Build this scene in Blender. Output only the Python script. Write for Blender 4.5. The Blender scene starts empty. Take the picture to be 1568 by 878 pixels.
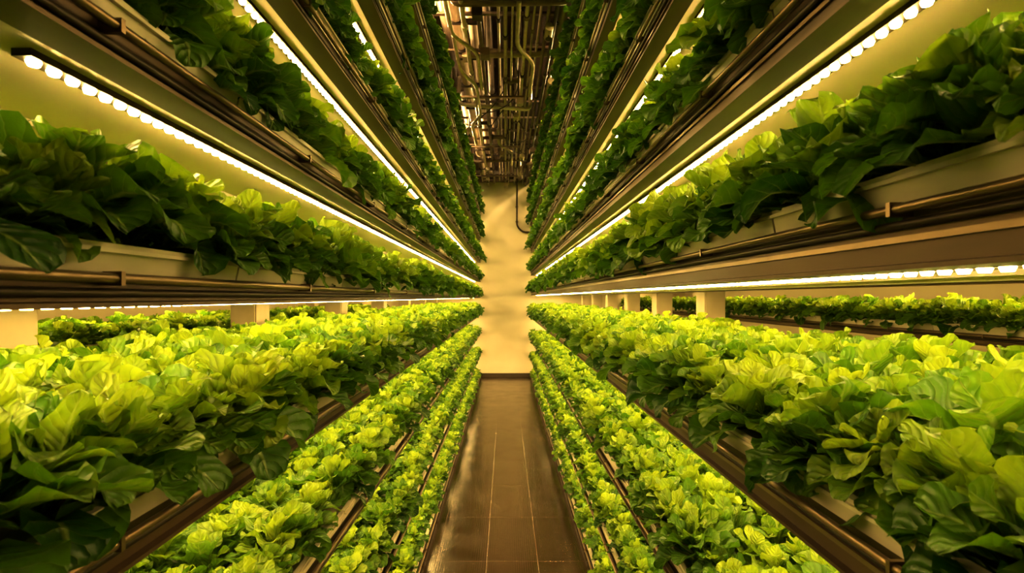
import bpy, bmesh, math, random
from mathutils import Matrix, Vector
random.seed(7)
CH=1.6; D=10.2
scn=bpy.context.scene
COL=scn.collection

# ---------------------------------------------------------------- materials
def new_mat(name):
    m=bpy.data.materials.new(name); m.use_nodes=True
    nt=m.node_tree; b=nt.nodes['Principled BSDF']
    return m,nt,b
def L(nt,a,b): nt.links.new(a,b)
def noisy(name,c1,c2,scale=8,rough=.5,metal=0,stretch=(1,1,1),bump=.0,r2=None):
    m,nt,b=new_mat(name)
    tc=nt.nodes.new('ShaderNodeTexCoord'); mp=nt.nodes.new('ShaderNodeMapping'); mp.inputs['Scale'].default_value=stretch
    n=nt.nodes.new('ShaderNodeTexNoise'); n.inputs['Scale'].default_value=scale; n.inputs['Detail'].default_value=6
    L(nt,tc.outputs['Object'],mp.inputs[0]); L(nt,mp.outputs[0],n.inputs['Vector'])
    r=nt.nodes.new('ShaderNodeValToRGB'); r.color_ramp.elements[0].position=.32; r.color_ramp.elements[1].position=.68
    r.color_ramp.elements[0].color=(*c1,1); r.color_ramp.elements[1].color=(*c2,1)
    L(nt,n.outputs['Fac'],r.inputs[0]); L(nt,r.outputs[0],b.inputs['Base Color'])
    b.inputs['Roughness'].default_value=rough; b.inputs['Metallic'].default_value=metal
    if r2 is not None:
        mr=nt.nodes.new('ShaderNodeMapRange'); mr.inputs[1].default_value=.3; mr.inputs[2].default_value=.7
        mr.inputs[3].default_value=rough; mr.inputs[4].default_value=r2
        L(nt,n.outputs['Fac'],mr.inputs[0]); L(nt,mr.outputs[0],b.inputs['Roughness'])
    if bump:
        bp=nt.nodes.new('ShaderNodeBump'); bp.inputs['Strength'].default_value=bump; bp.inputs['Distance'].default_value=.01
        L(nt,n.outputs['Fac'],bp.inputs['Height']); L(nt,bp.outputs[0],b.inputs['Normal'])
    return m
M_wall=noisy('cream_wall_paint',(.62,.55,.43),(.70,.63,.51),1.2,.75,bump=.1)
M_ceil=noisy('ceiling_paint',(.05,.035,.02),(.08,.055,.033),3,.8)
M_tray=noisy('white_gutter_plastic',(.55,.49,.41),(.76,.69,.58),14,.4,bump=.05,stretch=(1,.3,1))
M_panel=noisy('shelf_underside_panel',(.76,.60,.50),(.84,.68,.57),3,.4)
M_beam=noisy('bronze_beam',(.055,.035,.020),(.12,.077,.043),12,.35,.5,stretch=(1,.15,1),bump=.08,r2=.55)
M_rail=noisy('rail_metal',(.14,.10,.06),(.24,.17,.10),16,.3,.7,stretch=(1,.2,1))
M_dark=noisy('dark_steel',(.02,.014,.009),(.045,.03,.018),10,.45,.5)
M_post=noisy('post_paint',(.50,.43,.33),(.62,.54,.43),6,.5)
M_base=noisy('baseboard_dark',(.03,.02,.012),(.05,.034,.02),6,.5)
M_pipeA=noisy('pipe_beige',(.40,.32,.22),(.55,.45,.32),9,.4,.15)
M_pipeB=noisy('pipe_brown',(.13,.095,.06),(.22,.16,.11),9,.4,.3)
M_pipeC=noisy('pipe_dark',(.03,.02,.012),(.06,.04,.022),9,.45,.4)
M_cond=noisy('conduit_metal',(.5,.42,.31),(.68,.58,.44),20,.3,.4)

def emis(name,col,st):
    m,nt,b=new_mat(name)
    b.inputs['Base Color'].default_value=(.9,.8,.6,1)
    b.inputs['Emission Color'].default_value=(*col,1); b.inputs['Emission Strength'].default_value=st
    return m
LC=(1.0,.64,.17)
M_led=emis('led_emitter',(1.0,.67,.22),155)

def floor_mat():
    m,nt,b=new_mat('wet_brown_floor_tiles')
    N=nt.nodes
    tc=N.new('ShaderNodeTexCoord'); mp=N.new('ShaderNodeMapping'); mp.inputs['Rotation'].default_value=(0,0,math.pi/2)
    mp.inputs['Location'].default_value=(0,.115,0)
    L(nt,tc.outputs['Object'],mp.inputs[0])
    br=N.new('ShaderNodeTexBrick'); br.offset=0; br.inputs['Scale'].default_value=1
    br.inputs['Brick Width'].default_value=.62; br.inputs['Row Height'].default_value=.31
    br.inputs['Mortar Size'].default_value=.0022; br.inputs['Mortar Smooth'].default_value=.5
    br.inputs['Color1'].default_value=(.060,.036,.022,1); br.inputs['Color2'].default_value=(.048,.029,.018,1)
    br.inputs['Mortar'].default_value=(.12,.08,.048,1)
    L(nt,mp.outputs[0],br.inputs['Vector'])
    n=N.new('ShaderNodeTexNoise'); n.inputs['Scale'].default_value=4; n.inputs['Detail'].default_value=5; n.inputs['Roughness'].default_value=.5
    L(nt,tc.outputs['Object'],n.inputs['Vector'])
    mx=N.new('ShaderNodeMixRGB'); mx.blend_type='MULTIPLY'; mx.inputs[0].default_value=.35
    r=N.new('ShaderNodeValToRGB'); r.color_ramp.elements[0].position=.3; r.color_ramp.elements[1].position=.7
    r.color_ramp.elements[0].color=(.6,.6,.6,1); r.color_ramp.elements[1].color=(1.4,1.35,1.3,1)
    L(nt,n.outputs['Fac'],r.inputs[0]); L(nt,br.outputs['Color'],mx.inputs[1]); L(nt,r.outputs[0],mx.inputs[2])
    mp2=N.new('ShaderNodeMapping'); mp2.inputs['Scale'].default_value=(20,1.0,1); L(nt,tc.outputs['Object'],mp2.inputs[0])
    n2=N.new('ShaderNodeTexNoise'); n2.inputs['Scale'].default_value=4; n2.inputs['Detail'].default_value=9; n2.inputs['Roughness'].default_value=.7
    L(nt,mp2.outputs[0],n2.inputs['Vector'])
    r2=N.new('ShaderNodeValToRGB'); r2.color_ramp.elements[0].position=.60; r2.color_ramp.elements[1].position=.78
    r2.color_ramp.elements[0].color=(0,0,0,1); r2.color_ramp.elements[1].color=(.3,.3,.3,1)
    L(nt,n2.outputs['Fac'],r2.inputs[0])
    mx2=N.new('ShaderNodeMixRGB'); mx2.inputs[2].default_value=(.18,.12,.07,1)
    L(nt,r2.outputs[0],mx2.inputs[0]); L(nt,mx.outputs[0],mx2.inputs[1])
    L(nt,mx2.outputs[0],b.inputs['Base Color'])
    mr=N.new('ShaderNodeMapRange'); mr.inputs[1].default_value=.3; mr.inputs[2].default_value=.7; mr.inputs[3].default_value=.11; mr.inputs[4].default_value=.25
    L(nt,n.outputs['Fac'],mr.inputs[0]); L(nt,mr.outputs[0],b.inputs['Roughness'])
    b.inputs['Specular IOR Level'].default_value=1.0
    v=N.new('ShaderNodeTexVoronoi'); v.inputs['Scale'].default_value=75; v.inputs['Randomness'].default_value=0.0
    L(nt,tc.outputs['Object'],v.inputs['Vector'])
    mr2=N.new('ShaderNodeMapRange'); mr2.inputs[1].default_value=.2; mr2.inputs[2].default_value=.4; mr2.inputs[3].default_value=.5; mr2.inputs[4].default_value=0
    L(nt,v.outputs['Distance'],mr2.inputs[0])
    ad=N.new('ShaderNodeMath'); ad.operation='MULTIPLY_ADD'; ad.inputs[1].default_value=-1.5
    L(nt,br.outputs['Fac'],ad.inputs[0]); L(nt,mr2.outputs[0],ad.inputs[2])
    bp=N.new('ShaderNodeBump'); bp.inputs['Strength'].default_value=.2; bp.inputs['Distance'].default_value=.002
    L(nt,ad.outputs[0],bp.inputs['Height']); L(nt,bp.outputs[0],b.inputs['Normal'])
    return m
M_floor=floor_mat()

def leaf_mat():
    m,nt,b=new_mat('lettuce_leaf'); N=nt.nodes
    def math_(op,a,bb=None,c=None):
        n=N.new('ShaderNodeMath'); n.operation=op
        for i,v in enumerate((a,bb,c)):
            if v is None: continue
            if isinstance(v,(int,float)): n.inputs[i].default_value=v
            else: L(nt,v,n.inputs[i])
        return n.outputs[0]
    def mrange(x,a,b_,c,d):
        n=N.new('ShaderNodeMapRange'); n.inputs[1].default_value=a; n.inputs[2].default_value=b_; n.inputs[3].default_value=c; n.inputs[4].default_value=d
        L(nt,x,n.inputs[0]); return n.outputs[0]
    uv=N.new('ShaderNodeUVMap'); uv.uv_map='UVMap'
    sp=N.new('ShaderNodeSeparateXYZ'); L(nt,uv.outputs[0],sp.inputs[0])
    a=math_('ABSOLUTE',math_('MULTIPLY_ADD',sp.outputs[0],2.0,-1.0))
    v=sp.outputs[1]
    mw=mrange(v,.1,1,.20,.03)
    mid=math_('SUBTRACT',1.0,math_('DIVIDE',a,mw)); mid=math_('MAXIMUM',mid,0.0); mid=math_('POWER',mid,.5)
    tc=N.new('ShaderNodeTexCoord')
    nz=N.new('ShaderNodeTexNoise'); nz.inputs['Scale'].default_value=60; nz.inputs['Detail'].default_value=3; L(nt,tc.outputs['Object'],nz.inputs['Vector'])
    ph=math_('MULTIPLY_ADD',a,-2.0,math_('MULTIPLY',v,8)); ph=math_('MULTIPLY_ADD',nz.outputs['Fac'],.5,ph)
    lat=math_('ABSOLUTE',math_('SINE',math_('MULTIPLY',ph,math.pi)))
    pillow=lat
    lat=mrange(lat,0,.2,1,0)
    lat=math_('MULTIPLY',lat,mrange(a,.2,1,.65,.1))
    vein=math_('MAXIMUM',mid,lat)
    at=N.new('ShaderNodeAttribute'); at.attribute_name='leafvar'
    oi=N.new('ShaderNodeObjectInfo')
    f=math_('ADD',at.outputs['Fac'],math_('MULTIPLY_ADD',oi.outputs['Random'],.35,-.175))
    f=math_('ADD',f,math_('MULTIPLY_ADD',nz.outputs['Fac'],.5,-.25))
    r=N.new('ShaderNodeValToRGB'); e=r.color_ramp.elements
    e[0].position=0; e[0].color=(.026,.090,.009,1); e[1].position=1; e[1].color=(.40,.53,.045,1)
    k=e.new(.5); k.color=(.115,.255,.018,1)
    L(nt,f,r.inputs[0])
    mx=N.new('ShaderNodeMixRGB'); mx.inputs[2].default_value=(.44,.56,.14,1)
    L(nt,math_('MULTIPLY',vein,.5),mx.inputs[0]); L(nt,r.outputs[0],mx.inputs[1])
    L(nt,mx.outputs[0],b.inputs['Base Color']); b.inputs['Roughness'].default_value=.34
    b.inputs['Specular IOR Level'].default_value=.5
    h=math_('MULTIPLY_ADD',vein,-.7,math_('MULTIPLY_ADD',pillow,.8,math_('MULTIPLY',nz.outputs['Fac'],1.3)))
    bp=N.new('ShaderNodeBump'); bp.inputs['Strength'].default_value=.75; bp.inputs['Distance'].default_value=.004
    L(nt,h,bp.inputs['Height']); L(nt,bp.outputs[0],b.inputs['Normal'])
    tr=N.new('ShaderNodeBsdfTranslucent')
    hs=N.new('ShaderNodeHueSaturation'); hs.inputs['Value'].default_value=1.5; hs.inputs['Saturation'].default_value=1.05; L(nt,mx.outputs[0],hs.inputs['Color']); L(nt,hs.outputs[0],tr.inputs['Color'])
    ms=N.new('ShaderNodeMixShader'); ms.inputs[0].default_value=.30
    L(nt,b.outputs[0],ms.inputs[1]); L(nt,tr.outputs[0],ms.inputs[2])
    L(nt,ms.outputs[0],N['Material Output'].inputs['Surface'])
    return m
M_leaf=leaf_mat()

# ---------------------------------------------------------------- mesh builder
class MB:
    def __init__(s): s.v=[]; s.f=[]; s.m=[]; s.mats=[]; s.sm=[]
    def mi(s,mat):
        if mat not in s.mats: s.mats.append(mat)
        return s.mats.index(mat)
    def add(s,vs,fs,mat,smooth=False):
        o=len(s.v); k=s.mi(mat); s.v+=[tuple(x) for x in vs]
        for f in fs: s.f.append(tuple(i+o for i in f)); s.m.append(k); s.sm.append(smooth)
    def box(s,x0,x1,y0,y1,z0,z1,mat,bev=0):
        if x0>x1:x0,x1=x1,x0
        if bev<=0:
            vs=[(x,y,z) for x in (x0,x1) for y in (y0,y1) for z in (z0,z1)]
            s.add(vs,[(0,1,3,2),(4,6,7,5),(0,4,5,1),(2,3,7,6),(0,2,6,4),(1,5,7,3)],mat); return
        b=bm_box(x0,x1,y0,y1,z0,z1,bev)
        s.add(b[0],b[1],mat)
    def prof(s,pts,y0,y1,mat):
        n=len(pts); vs=[(p[0],y0,p[1]) for p in pts]+[(p[0],y1,p[1]) for p in pts]
        fs=[(i,(i+1)%n,(i+1)%n+n,i+n) for i in range(n)]+[tuple(range(n)),tuple(range(2*n-1,n-1,-1))]
        s.add(vs,fs,mat)
    def tube(s,path,r,mat,seg=10,cap=True):
        P=[Vector(p) for p in path]; n=len(P); vs=[]; fs=[]
        T=[]
        for i in range(n):
            t=(P[min(i+1,n-1)]-P[max(i-1,0)]); T.append(t.normalized())
        up=Vector((0,0,1)) if abs(T[0].z)<.9 else Vector((1,0,0))
        a=T[0].cross(up).normalized()
        for i in range(n):
            a=(a-T[i]*a.dot(T[i])).normalized(); b=T[i].cross(a)
            for k in range(seg):
                an=2*math.pi*k/seg; vs.append(P[i]+(a*math.cos(an)+b*math.sin(an))*r)
        for i in range(n-1):
            for k in range(seg):
                fs.append((i*seg+k,i*seg+(k+1)%seg,(i+1)*seg+(k+1)%seg,(i+1)*seg+k))
        s.add(vs,fs,mat,True)
        if cap:
            s.add([vs[k] for k in range(seg)],[tuple(range(seg))[::-1]],mat)
            s.add(vs[-seg:],[tuple(range(seg))],mat)
    def obj(s,name,parent=None,recalc=True):
        me=bpy.data.meshes.new(name); me.from_pydata(s.v,[],s.f)
        for m in s.mats: me.materials.append(m)
        me.polygons.foreach_set('material_index',s.m); me.polygons.foreach_set('use_smooth',s.sm)
        me.update()
        if recalc:
            bm=bmesh.new(); bm.from_mesh(me); bmesh.ops.recalc_face_normals(bm,faces=bm.faces[:]); bm.to_mesh(me); bm.free()
        o=bpy.data.objects.new(name,me); COL.objects.link(o)
        if parent: o.parent=parent
        return o
def bm_box(x0,x1,y0,y1,z0,z1,bev):
    bm=bmesh.new(); bmesh.ops.create_cube(bm,size=1)
    bmesh.ops.scale(bm,vec=(x1-x0,y1-y0,z1-z0),verts=bm.verts); bmesh.ops.translate(bm,vec=((x0+x1)/2,(y0+y1)/2,(z0+z1)/2),verts=bm.verts)
    bmesh.ops.bevel(bm,geom=bm.edges[:],offset=bev,segments=2,affect='EDGES')
    bm.verts.ensure_lookup_table(); r=([v.co[:] for v in bm.verts],[tuple(v.index for v in f.verts) for f in bm.faces]); bm.free(); return r
def fillet(pts,r=.08,n=5):
    P=[Vector(p) for p in pts]; out=[P[0]]
    for i in range(1,len(P)-1):
        a=(P[i-1]-P[i]); b=(P[i+1]-P[i]); rr=min(r,a.length*.45,b.length*.45)
        p0=P[i]+a.normalized()*rr; p1=P[i]+b.normalized()*rr
        for k in range(n+1):
            t=k/n; out.append(p0*(1-t)**2+P[i]*2*t*(1-t)+p1*t*t)
    out.append(P[-1]); return out
def empty(name):
    e=bpy.data.objects.new(name,None); COL.objects.link(e); e.empty_display_size=.2; return e

# ---------------------------------------------------------------- room
WX=3.6; Y0=-2.2; CZ=4.75; YW=D+.08
def slab(name,*a):
    b=MB(); b.box(*a[:6],a[6]); return b.obj(name)
slab('floor',-WX-.1,WX+.1,Y0-.1,YW+.1,-.1,0,M_floor)
slab('ceiling',-WX-.1,WX+.1,Y0-.1,YW+.1,CZ,CZ+.1,M_ceil)
slab('wall_back',-WX-.1,WX+.1,YW,YW+.1,0,CZ,M_wall)
slab('wall_front',-WX-.1,WX+.1,Y0-.1,Y0,0,CZ,M_wall)
slab('wall_left',-WX-.1,-WX,Y0,YW,0,CZ,M_wall)
slab('wall_right',WX,WX+.1,Y0,YW,0,CZ,M_wall)
slab('baseboard_back',-WX,WX,YW-.015,YW,0,.075,M_base)

# ---------------------------------------------------------------- lettuce prototypes
def make_plant(idx):
    rnd=random.Random(100+idx)
    V=[];F=[];UV=[];LV=[]
    n=25; NU=6; NV=10
    for i in range(n):
        q=i/(n-1)
        az=i*2.39996+rnd.uniform(-.3,.3)
        Ln=(.112-.034*q)*rnd.uniform(.8,1.22)
        W=(.036-.011*q)*rnd.uniform(.8,1.2)
        phi0=math.radians(24+56*q+rnd.uniform(-12,12))
        curl=math.radians(72-25*q+rnd.uniform(-40,45))
        cup=rnd.uniform(.1,.8); rip=rnd.uniform(.004,.010); fr=rnd.uniform(1.6,3.0); p1=rnd.uniform(0,6.28); p2=rnd.uniform(0,6.28)
        twist=rnd.uniform(-.5,.5)
        ca,sa=math.cos(az),math.sin(az)
        pr=.010*(1-q)+.003; pz=.004+.044*q**.8
        st=48; sp=[]
        for k in range(st+1):
            t=k/st; ph=phi0-curl*(t**1.5)
            sp.append((pr,pz,ph)); pr+=math.cos(ph)*Ln/st; pz+=math.sin(ph)*Ln/st
        o=len(V); TS=[]
        for j in range(NV+1):
            sj=j/NV
            t=math.sin(sj*math.pi/2)**.95 if j else 0.0
            TS.append(t)
            kk=min(int(round(t*st)),st); r_,z_,ph=sp[kk]
            c=.62
            if t>=c: w=W*math.sqrt(max(0,1-((t-c)/(1-c))**2.2))
            else:
                g=max(0,(t-.12)/(c-.12)); g=g*g*(3-2*g); w=W*(.13+.87*g)
            w=max(w,.0012)
            nr,nz_=-math.sin(ph),math.cos(ph)
            for i2 in range(NU+1):
                u=i2/NU*2-1
                au=abs(u)
                off=cup*w*u*u*.7 + rip*(au**2)*min(1,t*1.6)*math.sin(fr*2*math.pi*t+(p1 if u<0 else p2)) - .0022*math.exp(-(u/.2)**2)
                off+=.0016*math.sin(au*6+t*13)*(1-au)*min(1,t*2)
                side=u*w*(1-.18*cup*au)
                off+=side*twist*t
                rr=r_+nr*off; zz=z_+nz_*off
                V.append((rr*ca-side*sa, rr*sa+side*ca, zz))
                LV.append(min(1,max(0,.13+.6*q+.12*t+ (i*37%11)/11*.38-.14)))
        W1=NU+1
        for j in range(NV):
            for i2 in range(NU):
                F.append((o+j*W1+i2,o+j*W1+i2+1,o+(j+1)*W1+i2+1,o+(j+1)*W1+i2))
                UV.append([(i2/NU,TS[j]),((i2+1)/NU,TS[j]),((i2+1)/NU,TS[j+1]),(i2/NU,TS[j+1])])
    me=bpy.data.meshes.new('lettuce_head_mesh'); me.from_pydata(V,[],F)
    uvl=me.uv_layers.new(name='UVMap')
    fl=[c for f in UV for p in f for c in p]; uvl.data.foreach_set('uv',fl)
    at=me.attributes.new('leafvar','FLOAT','POINT'); at.data.foreach_set('value',LV)
    me.polygons.foreach_set('use_smooth',[True]*len(F)); me.materials.append(M_leaf); me.update()
    return bpy.data.objects.new('lettuce_head_%d'%idx,me)
PC=bpy.data.collections.new('lettuce_heads')
NVAR=8
for i in range(NVAR): PC.objects.link(make_plant(i))

def make_ng():
    ng=bpy.data.node_groups.new('plant_lettuce','GeometryNodeTree')
    ng.interface.new_socket('Geometry',in_out='INPUT',socket_type='NodeSocketGeometry')
    ng.interface.new_socket('Geometry',in_out='OUTPUT',socket_type='NodeSocketGeometry')
    N=ng.nodes; gi=N.new('NodeGroupInput'); go=N.new('NodeGroupOutput')
    iop=N.new('GeometryNodeInstanceOnPoints'); ci=N.new('GeometryNodeCollectionInfo')
    ci.inputs['Collection'].default_value=PC; ci.inputs['Separate Children'].default_value=True; ci.inputs['Reset Children'].default_value=True
    def na(nm,dt):
        n=N.new('GeometryNodeInputNamedAttribute'); n.data_type=dt; n.inputs['Name'].default_value=nm
        return n.outputs['Attribute']
    e2r=N.new('FunctionNodeEulerToRotation'); ng.links.new(na('prot','FLOAT_VECTOR'),e2r.inputs[0])
    ng.links.new(gi.outputs[0],iop.inputs['Points']); ng.links.new(ci.outputs[0],iop.inputs['Instance'])
    iop.inputs['Pick Instance'].default_value=True
    ng.links.new(na('pvar','INT'),iop.inputs['Instance Index'])
    ng.links.new(e2r.outputs[0],iop.inputs['Rotation']); ng.links.new(na('pscale','FLOAT_VECTOR'),iop.inputs['Scale'])
    ng.links.new(iop.outputs[0],go.inputs[0])
    return ng
NG=make_ng()

def crop(side,xf,xb,z,h,y0,y1,step=.112,rows=None,sp=.125,seed=0,tl=(.10,.50)):
    rnd=random.Random(seed)
    P=[];R=[];S=[];I=[]
    nr=rows or max(2,int(round((xb-xf)/sp))+1)
    for a in range(nr):
        ax=xf+(xb-xf)*a/max(1,nr-1)
        y=y0+rnd.random()*step
        while y<y1:
            first=(a==0)
            tilt=rnd.gauss(0,.14)
            sc=h/.130*rnd.uniform(.82,1.20)
            if first: tilt=rnd.uniform(*tl); sc*=.97
            T=Matrix.Rotation(-side*tilt,3,'Y')@Matrix.Rotation(rnd.gauss(0,.14),3,'X')@Matrix.Rotation(rnd.uniform(0,6.28),3,'Z')
            P.append((side*(ax+rnd.uniform(-.02,.02)),y,z+rnd.uniform(-.008,.012))); R+=list(T.to_euler('XYZ')); S+=[sc,sc,sc*rnd.uniform(.95,1.12)]; I.append(rnd.randrange(NVAR))
            y+=step*rnd.uniform(.85,1.15)*(0.72 if first else 1)
    me=bpy.data.meshes.new('lettuce_crop'); me.from_pydata(P,[],[])
    me.attributes.new('prot','FLOAT_VECTOR','POINT').data.foreach_set('vector',R)
    me.attributes.new('pscale','FLOAT_VECTOR','POINT').data.foreach_set('vector',S)
    me.attributes.new('pvar','INT','POINT').data.foreach_set('value',I)
    me.materials.append(M_leaf)
    o=bpy.data.objects.new('lettuce_crop',me); COL.objects.link(o)
    md=o.modifiers.new('plants','NODES'); md.node_group=NG
    return o

def area(name,x,z,y0,y1,w,power,parent):
    ld=bpy.data.lights.new(name,'AREA'); ld.shape='RECTANGLE'; ld.size=w; ld.size_y=y1-y0; ld.energy=power; ld.color=LC
    o=bpy.data.objects.new(name,ld); o.location=(x,(y0+y1)/2,z); COL.objects.link(o); o.parent=parent
    return o

def led_fixture(side,xs,z,y0,y1,power=12,front_dots=True,yt=None):
    b=MB(); yt=y0 if yt is None else yt
    for k,x in enumerate(xs):
        ya=y0 if (k==0 and front_dots) else yt
        b.box(side*(x-.013),side*(x+.013),ya-.01,y1+.01,z-.010,z+.002,M_dark if (k==0 and front_dots) else M_tray)
        if k==0 and front_dots:
            y=y0; c=side*x
            while y<y1-.02:
                hx=.0078; hy=.0072; zt=z-.0095; zz=z-.0155
                def ring(ax,ay,ch,zv): return [(c-ax,y+hy-ay+ch,zv),(c-ax+ch,y+hy-ay,zv),(c+ax-ch,y+hy-ay,zv),(c+ax,y+hy-ay+ch,zv),(c+ax,y+hy+ay-ch,zv),(c+ax-ch,y+hy+ay,zv),(c-ax+ch,y+hy+ay,zv),(c-ax,y+hy+ay-ch,zv)]
                if y<3:
                    vs=ring(hx,hy,.003,zt)+ring(hx*.8,hy*.8,.0035,zz); n=8
                else:
                    q=lambda ax,ay,zv:[(c-ax,y+hy-ay,zv),(c+ax,y+hy-ay,zv),(c+ax,y+hy+ay,zv),(c-ax,y+hy+ay,zv)]
                    vs=q(hx,hy,zt)+q(hx*.8,hy*.8,zz); n=4
                fs=[tuple(range(n,2*n))[::-1]]+[(i,i+n,(i+1)%n+n,(i+1)%n)[::1] for i in range(n)]
                b.add(vs,fs,M_led)
                y+=.0300
    o=b.obj('led_grow_light',recalc=False)
    for k,x in enumerate(xs):
        if k==0 and front_dots: continue
        area('light_tube',side*x,z-.012,yt,y1,.02,power*(y1-yt)/10,o)
    return o

XF=.50
def rack(side,levels,xf,xb,postx,posty,y0,y1,top,detail=True,name='shelving_rack',pw=.07):
    e=empty(name); s=side
    bt=MB(); bb=MB(); bp=MB(); bs=MB()
    for (zt,zb) in levels:
        zt+=CH; zb+=CH
        y=y0; L_=.62
        while y<y1-.02:
            ye=min(y+L_-.006,y1); th=min(.042,(zt-zb)*.45)
            pr=[(s*(xf-.004),zt),(s*(xf+.008),zt+.002),(s*(xf+.012),zt-.012),(s*(xb-.012),zt-.012),(s*(xb-.008),zt+.002),(s*(xb+.002),zt),(s*xb,zt-th),(s*(xf+.004),zt-th)]
            bt.prof(pr,y,ye,M_tray)
            bt.box(s*(xf-.008),s*(xf+.006),y,ye,zt-th*.32,zt-th*.18,M_tray)
            y+=L_
        zc=zt-th
        if detail:
            bb.tube([(s*(xf-.012),y0,zc-.008),(s*(xf-.012),y1,zc-.008)],.0065,M_rail,8)
            bb.tube([(s*(xf+.004),y0,zc-.026),(s*(xf+.004),y1,zc-.026)],.006,M_dark,8)
            yy=y0+.3
            while yy<y1:
                bb.box(s*(xf-.020),s*(xf+.012),yy,yy+.007,zc-.017,zc+.001,M_rail); yy+=.62
        w=.05
        x0=xf+.010
        pr=[(s*(x0),zc),(s*(x0+w),zc),(s*(x0+w),zb+.012),(s*(x0+w-.004),zb+.012),(s*(x0+w-.004),zb),(s*(x0-.012),zb),(s*(x0-.012),zb+.006),(s*x0,zb+.008)]
        bb.prof(pr,y0,y1,M_beam)
        bb.box(s*(x0-.005),s*x0,y0,y1,zb+(zc-zb)*.42,zb+(zc-zb)*.52,M_rail)
        bb.box(s*(xb-.04),s*xb,y0,y1,zb,zc,M_beam)
        bs.box(s*(x0+w),s*(xb-.04),y0,y1,zb+.012,zb+.020,M_panel)
        yy=y0+.25
        while yy<y1:
            bs.box(s*(x0+w),s*(xb-.04),yy,yy+.03,zb+.020,zc,M_beam); yy+=.62
        for py in posty:
            bp.box(s*(xb-.02),s*(postx-.06),py-.03,py+.03,zb+.01,zc-.004,M_post)
    for py in posty:
        bp.box(s*(postx-pw),s*(postx+pw),py-.085,py+.085,0.0,top,M_post,.008)
        bp.box(s*(postx-.1),s*(postx+.1),py-.12,py+.12,0.0,.012,M_dark)
    bt.obj('growing_gutters',e); bb.obj('beams_and_rails',e); bs.obj('underside_panels',e)
    if posty: bp.obj('posts',e)
    return e

LEFT=[(-1.50,-1.585),(-1.08,-1.17),(-.66,-.74),(-.26,-.36),(.068,-.013),(.385,.305),(.77,.69),(1.22,1.11),(1.70,1.59),(2.08,2.03)]
RIGHT=[(-1.50,-1.585),(-1.17,-1.25),(-.76,-.86),(-.29,-.41),(.16,.035),(.55,.43),(1.0,.88),(1.50,1.38),(1.93,1.83),(2.28,2.22)]
YA=-.9
XB=1.3
RK={}
RK[-1]=rack(-1,LEFT[:-1],XF,XB,1.42,[1.40+1.45*i for i in range(7)],YA,D,CZ)
RK[1]=rack(1,RIGHT[:-1],XF,XB,1.42,[3.55+1.1*i for i in range(6)]+[.2],YA,D,CZ)
HL=[.105,.110,.118,.145,.140,.140,.150,.160,.155]
HR=[.105,.110,.122,.155,.158,.150,.165,.165,.155]
for s,LV,HH in ((-1,LEFT,HL),(1,RIGHT,HR)):
    b=MB(); zt=LV[-1][0]+CH; zb=LV[-1][1]+CH
    b.box(s*.53,s*.58,YA,D,zb,zt,M_beam); b.box(s*1.24,s*1.30,YA,D,zb,zt,M_beam); b.box(s*.58,s*1.24,YA,D,zb+.012,zb+.02,M_panel)
    b.obj('lamp_canopy',RK[s])
    for i in range(len(LV)-1):
        z0=LV[i][0]+CH; zn=LV[i+1][1]+CH
        crop(s,XF+(.070 if i<4 else .055),XB-.09,z0-.01,HH[i],YA+.05,D-.05,seed=i+10*(s+2),tl=(.0,.33) if i<3 else (.08,.48))
        ys=.32; yt=.32
        if i>=4: yt=.75
        if s==-1 and i==4: ys=.66
        if i<5: led_fixture(s,[.615,.86,1.12],zn+.012,ys,D-.06,power=43,yt=yt)
        else: led_fixture(s,[.615,.96],zn+.012,ys,D-.06,power=92,yt=yt)

for s,LV in ((-1,[(-.70,-.78),(-.27,-.36),(.10,.02),(.50,.42)]),(1,[(-.60,-.68),(-.14,-.24),(.26,.17),(.68,.58)])):
    rack(s,LV,2.35,3.0,3.1,[.9,2.8,8.2,9.8],YA,D,CZ,detail=True)
    for i in range(3):
        crop(s,2.39,2.9,LV[i][0]+CH-.01,.135,YA+.05,D-.05,rows=3,seed=70+i+s)
        led_fixture(s,[2.6],LV[i+1][1]+CH+.012,.0,D-.06,power=100,front_dots=False)

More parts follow.
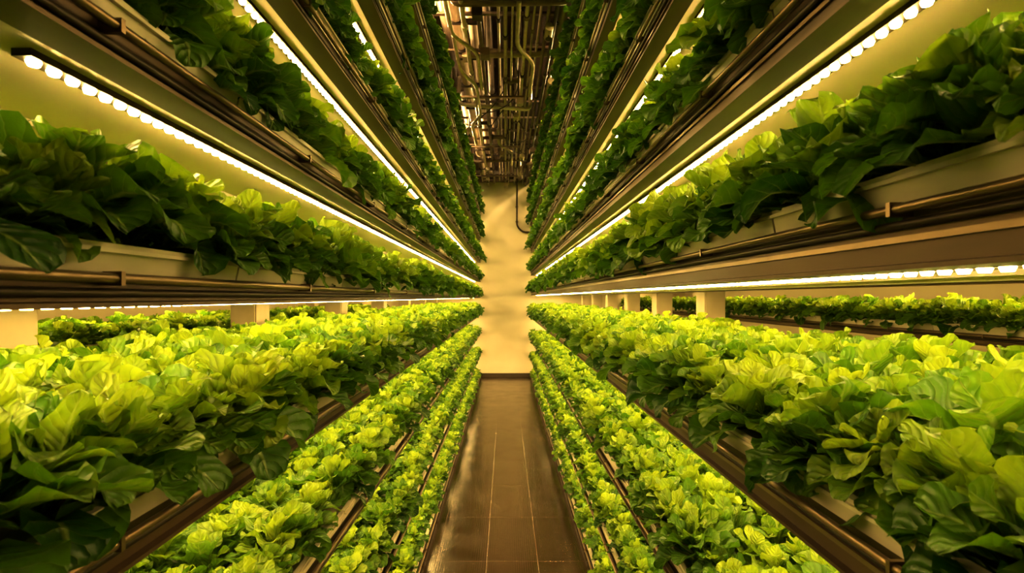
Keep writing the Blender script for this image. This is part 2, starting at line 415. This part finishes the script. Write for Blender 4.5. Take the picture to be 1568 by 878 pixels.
# ---------------------------------------------------------------- ceiling services
def ceiling_services():
    rnd=random.Random(5)
    b=MB(); y0=1.5; y1=YW
    E=CH
    def run(x,z,r,m,ya=y0,yb=y1,coll=True):
        b.tube([(x,ya,z),(x,yb,z)],r,m,12)
        if coll:
            y=ya+rnd.uniform(.2,.9)
            while y<yb-.1:
                b.tube([(x,y,z),(x,y+.05,z)],r*1.25+.004,rnd.choice([m,M_pipeB,M_pipeC]),12); y+=rnd.uniform(.8,1.6)
    run(-.42,E+2.36,.055,M_pipeA); run(-.29,E+2.46,.048,M_pipeA); run(-.55,E+2.6,.06,M_pipeB); run(-.17,E+2.58,.04,M_pipeB)
    run(-.33,E+2.75,.07,M_pipeC); run(-.34,E+2.24,.020,M_cond); run(-.22,E+2.30,.02,M_pipeB)
    for i in range(8):
        run(-.06+i*.058,E+2.28+(.0 if i%3 else .05),(.012,.016,.010)[i%3],(M_cond,M_pipeA,M_cond,M_pipeB)[i%4])
    for i in range(9):
        run(-.5+i*.12+rnd.uniform(-.03,.03),E+2.66+rnd.uniform(-.06,.2),rnd.uniform(.014,.03),rnd.choice([M_pipeB,M_pipeA,M_pipeB,M_pipeC]))
    run(.47,E+2.34,.045,M_pipeB); run(.55,E+2.5,.05,M_pipeC); run(.40,E+2.24,.016,M_pipeC)
    b.box(.2,.5,y0,y1,E+2.6,E+2.85,M_pipeC,.01)
    for i in range(8): b.box(.18,.52,y0+.6+i*1.05,y0+.64+i*1.05,E+2.58,E+2.87,M_pipeB)
    y=y0+.3; k=0
    while y<y1-.1:
        z=E+2.2 if k%3==0 else E+2.40
        xa,xb=(-.62,.62) if k%3 else (-.62,.2)
        b.box(xa,xb,y,y+.035,z-.02,z,rnd.choice([M_pipeB,M_rail,M_pipeC]))
        for x in (xa+.03,xb-.03,rnd.uniform(-.2,.1)): b.tube([(x,y+.017,z),(x,y+.017,CZ)],.006,M_cond,6)
        for x in (-.42,-.29,.47): b.box(x-.062,x+.062,y-.004,y+.03,E+2.3,E+2.34,M_dark)
        y+=rnd.uniform(.55,.75); k+=1
    for y in (3.9,4.9,5.9,7.2,8.6):
        z=E+rnd.uniform(2.22,2.4); r=rnd.uniform(.02,.035)
        x0=rnd.uniform(-.6,-.3); x1=rnd.uniform(.0,.6)
        b.tube(fillet([(x0,y,E+2.9),(x0,y,z),(x1,y+rnd.uniform(-.2,.2),z),(x1,y+.1,E+2.95)],.07),r,rnd.choice([M_pipeA,M_pipeB,M_cond]),10)
    for i in range(22):
        y=3.6+i*.3; x=rnd.uniform(-.48,.46); z=E+rnd.uniform(2.15,2.36); t=rnd.random()
        if t<.4:
            b.box(x-.04,x+.04,y,y+rnd.uniform(.08,.16),z-.03,z+.04,rnd.choice([M_pipeB,M_pipeC,M_pipeA]),.006)
            b.tube([(x,y+.05,z+.04),(x,y+.05,E+2.9)],.008,M_cond,6)
        elif t<.7:
            b.tube([(x-.07,y,z),(x+.07,y,z)],.03,rnd.choice([M_pipeA,M_pipeB]),12); b.tube([(x,y,z),(x,y,z+.25)],.012,M_cond,8)
            b.tube([(x-.085,y,z),(x-.07,y,z)],.04,M_pipeC,12)
        else:
            b.tube([(x,y,z),(x,y+.18,z)],.035,M_pipeA,12); b.tube([(x,y+.09,z),(x,y+.09,z+.5)],.01,M_cond,8)
            b.tube([(x,y+.08,z-.06),(x,y+.08,z)],.008,M_dark,8); b.tube([(x,y+.08,z-.065),(x,y+.08,z-.058)],.03,M_pipeC,12)
    for (x,y,dx) in ((-.44,5.0,.14),(-.3,6.2,-.12),(.1,4.5,.16),(-.1,7.4,.2),(-.45,4.3,.2)):
        b.tube(fillet([(x,y-.7,E+2.20),(x,y,E+2.20),(x+dx,y+.25,E+2.18),(x+dx,y+1.1,E+2.20)],.12),.018,rnd.choice([M_pipeA,M_cond]),10)
    for i in range(5):
        x=rnd.uniform(-.3,.4); ya=rnd.uniform(3.8,7); pts=[]
        for k in range(13):
            t=k/12; pts.append((x+.25*math.sin(t*3+i),ya+t*1.4,E+2.33-.14*math.sin(t*math.pi)))
        b.tube(pts,.007,M_dark,6)
    b.box(-.62,.62,y1-.12,y1-.02,E+2.3,E+2.42,M_pipeB,.005)
    for i in range(9): 
        x=-.45+i*.11; b.tube(fillet([(x,y1-.55,E+2.28+.02*(i%3)),(x,y1-.16-.03*(i%4),E+2.28+.02*(i%3)),(x,y1-.16-.03*(i%4),E+2.9)],.05),.014,rnd.choice([M_cond,M_pipeB,M_pipeA]),8)
    return b.obj('ceiling_pipework')
ceiling_services()
b=MB()
b.tube(fillet([(.22,YW-.5,CH+2.9),(.22,YW-.5,CH+2.2),(.225,YW-.12,CH+2.0),(.225,YW-.06,CH+1.42),(.34,YW-.06,CH+1.30),(.56,YW-.06,CH+1.30)],.14,8),.018,M_pipeC,10)
for z in (1.5,1.8): b.box(.2,.25,YW-.08,YW,CH+z,CH+z+.02,M_dark)
b.obj('wall_drain_pipe')

for x,y in ((-.75,4.2),(.75,5.6),(-.75,7.4),(.75,8.8)):  # added fill lights hidden above the racks, invented to brighten the ceiling pipes
    b=MB(); b.box(x-.04,x+.04,y-.6,y+.6,CH+2.42,CH+2.47,M_tray,.006); b.tube([(x,y-.4,CH+2.46),(x,y-.4,CZ)],.006,M_cond,6); b.tube([(x,y+.4,CH+2.46),(x,y+.4,CZ)],.006,M_cond,6)
    o=b.obj('added_pipe_fill')  # made-up housing and hangers that carry the fill light
    ld=bpy.data.lights.new('tube','AREA'); ld.shape='RECTANGLE'; ld.size=.05; ld.size_y=1.1; ld.energy=46; ld.color=(1,.68,.30)
    lo=bpy.data.objects.new('tube',ld); COL.objects.link(lo); lo.parent=o
    sgn=-1 if x>0 else 1
    lo.location=(x+sgn*.045,y,CH+2.44); lo.rotation_euler=(0,math.radians(-80)*sgn,0)

# ---------------------------------------------------------------- world, camera
w=bpy.data.worlds.new('World'); scn.world=w; w.use_nodes=True
w.node_tree.nodes['Background'].inputs[0].default_value=(1,.7,.35,1); w.node_tree.nodes['Background'].inputs[1].default_value=.02
cd=bpy.data.cameras.new('camera'); cam=bpy.data.objects.new('camera',cd); COL.objects.link(cam); scn.camera=cam
cam.location=(0,0,CH); cam.rotation_euler=(math.pi/2,0,0); cd.lens=18; cd.sensor_width=36; cd.shift_x=.00625; cd.shift_y=.0105; cd.clip_start=.02
cd.dof.use_dof=True; cd.dof.focus_distance=2.0; cd.dof.aperture_fstop=8
scn.view_settings.view_transform='Standard'; scn.view_settings.look='None'
scn.view_settings.gamma=.82
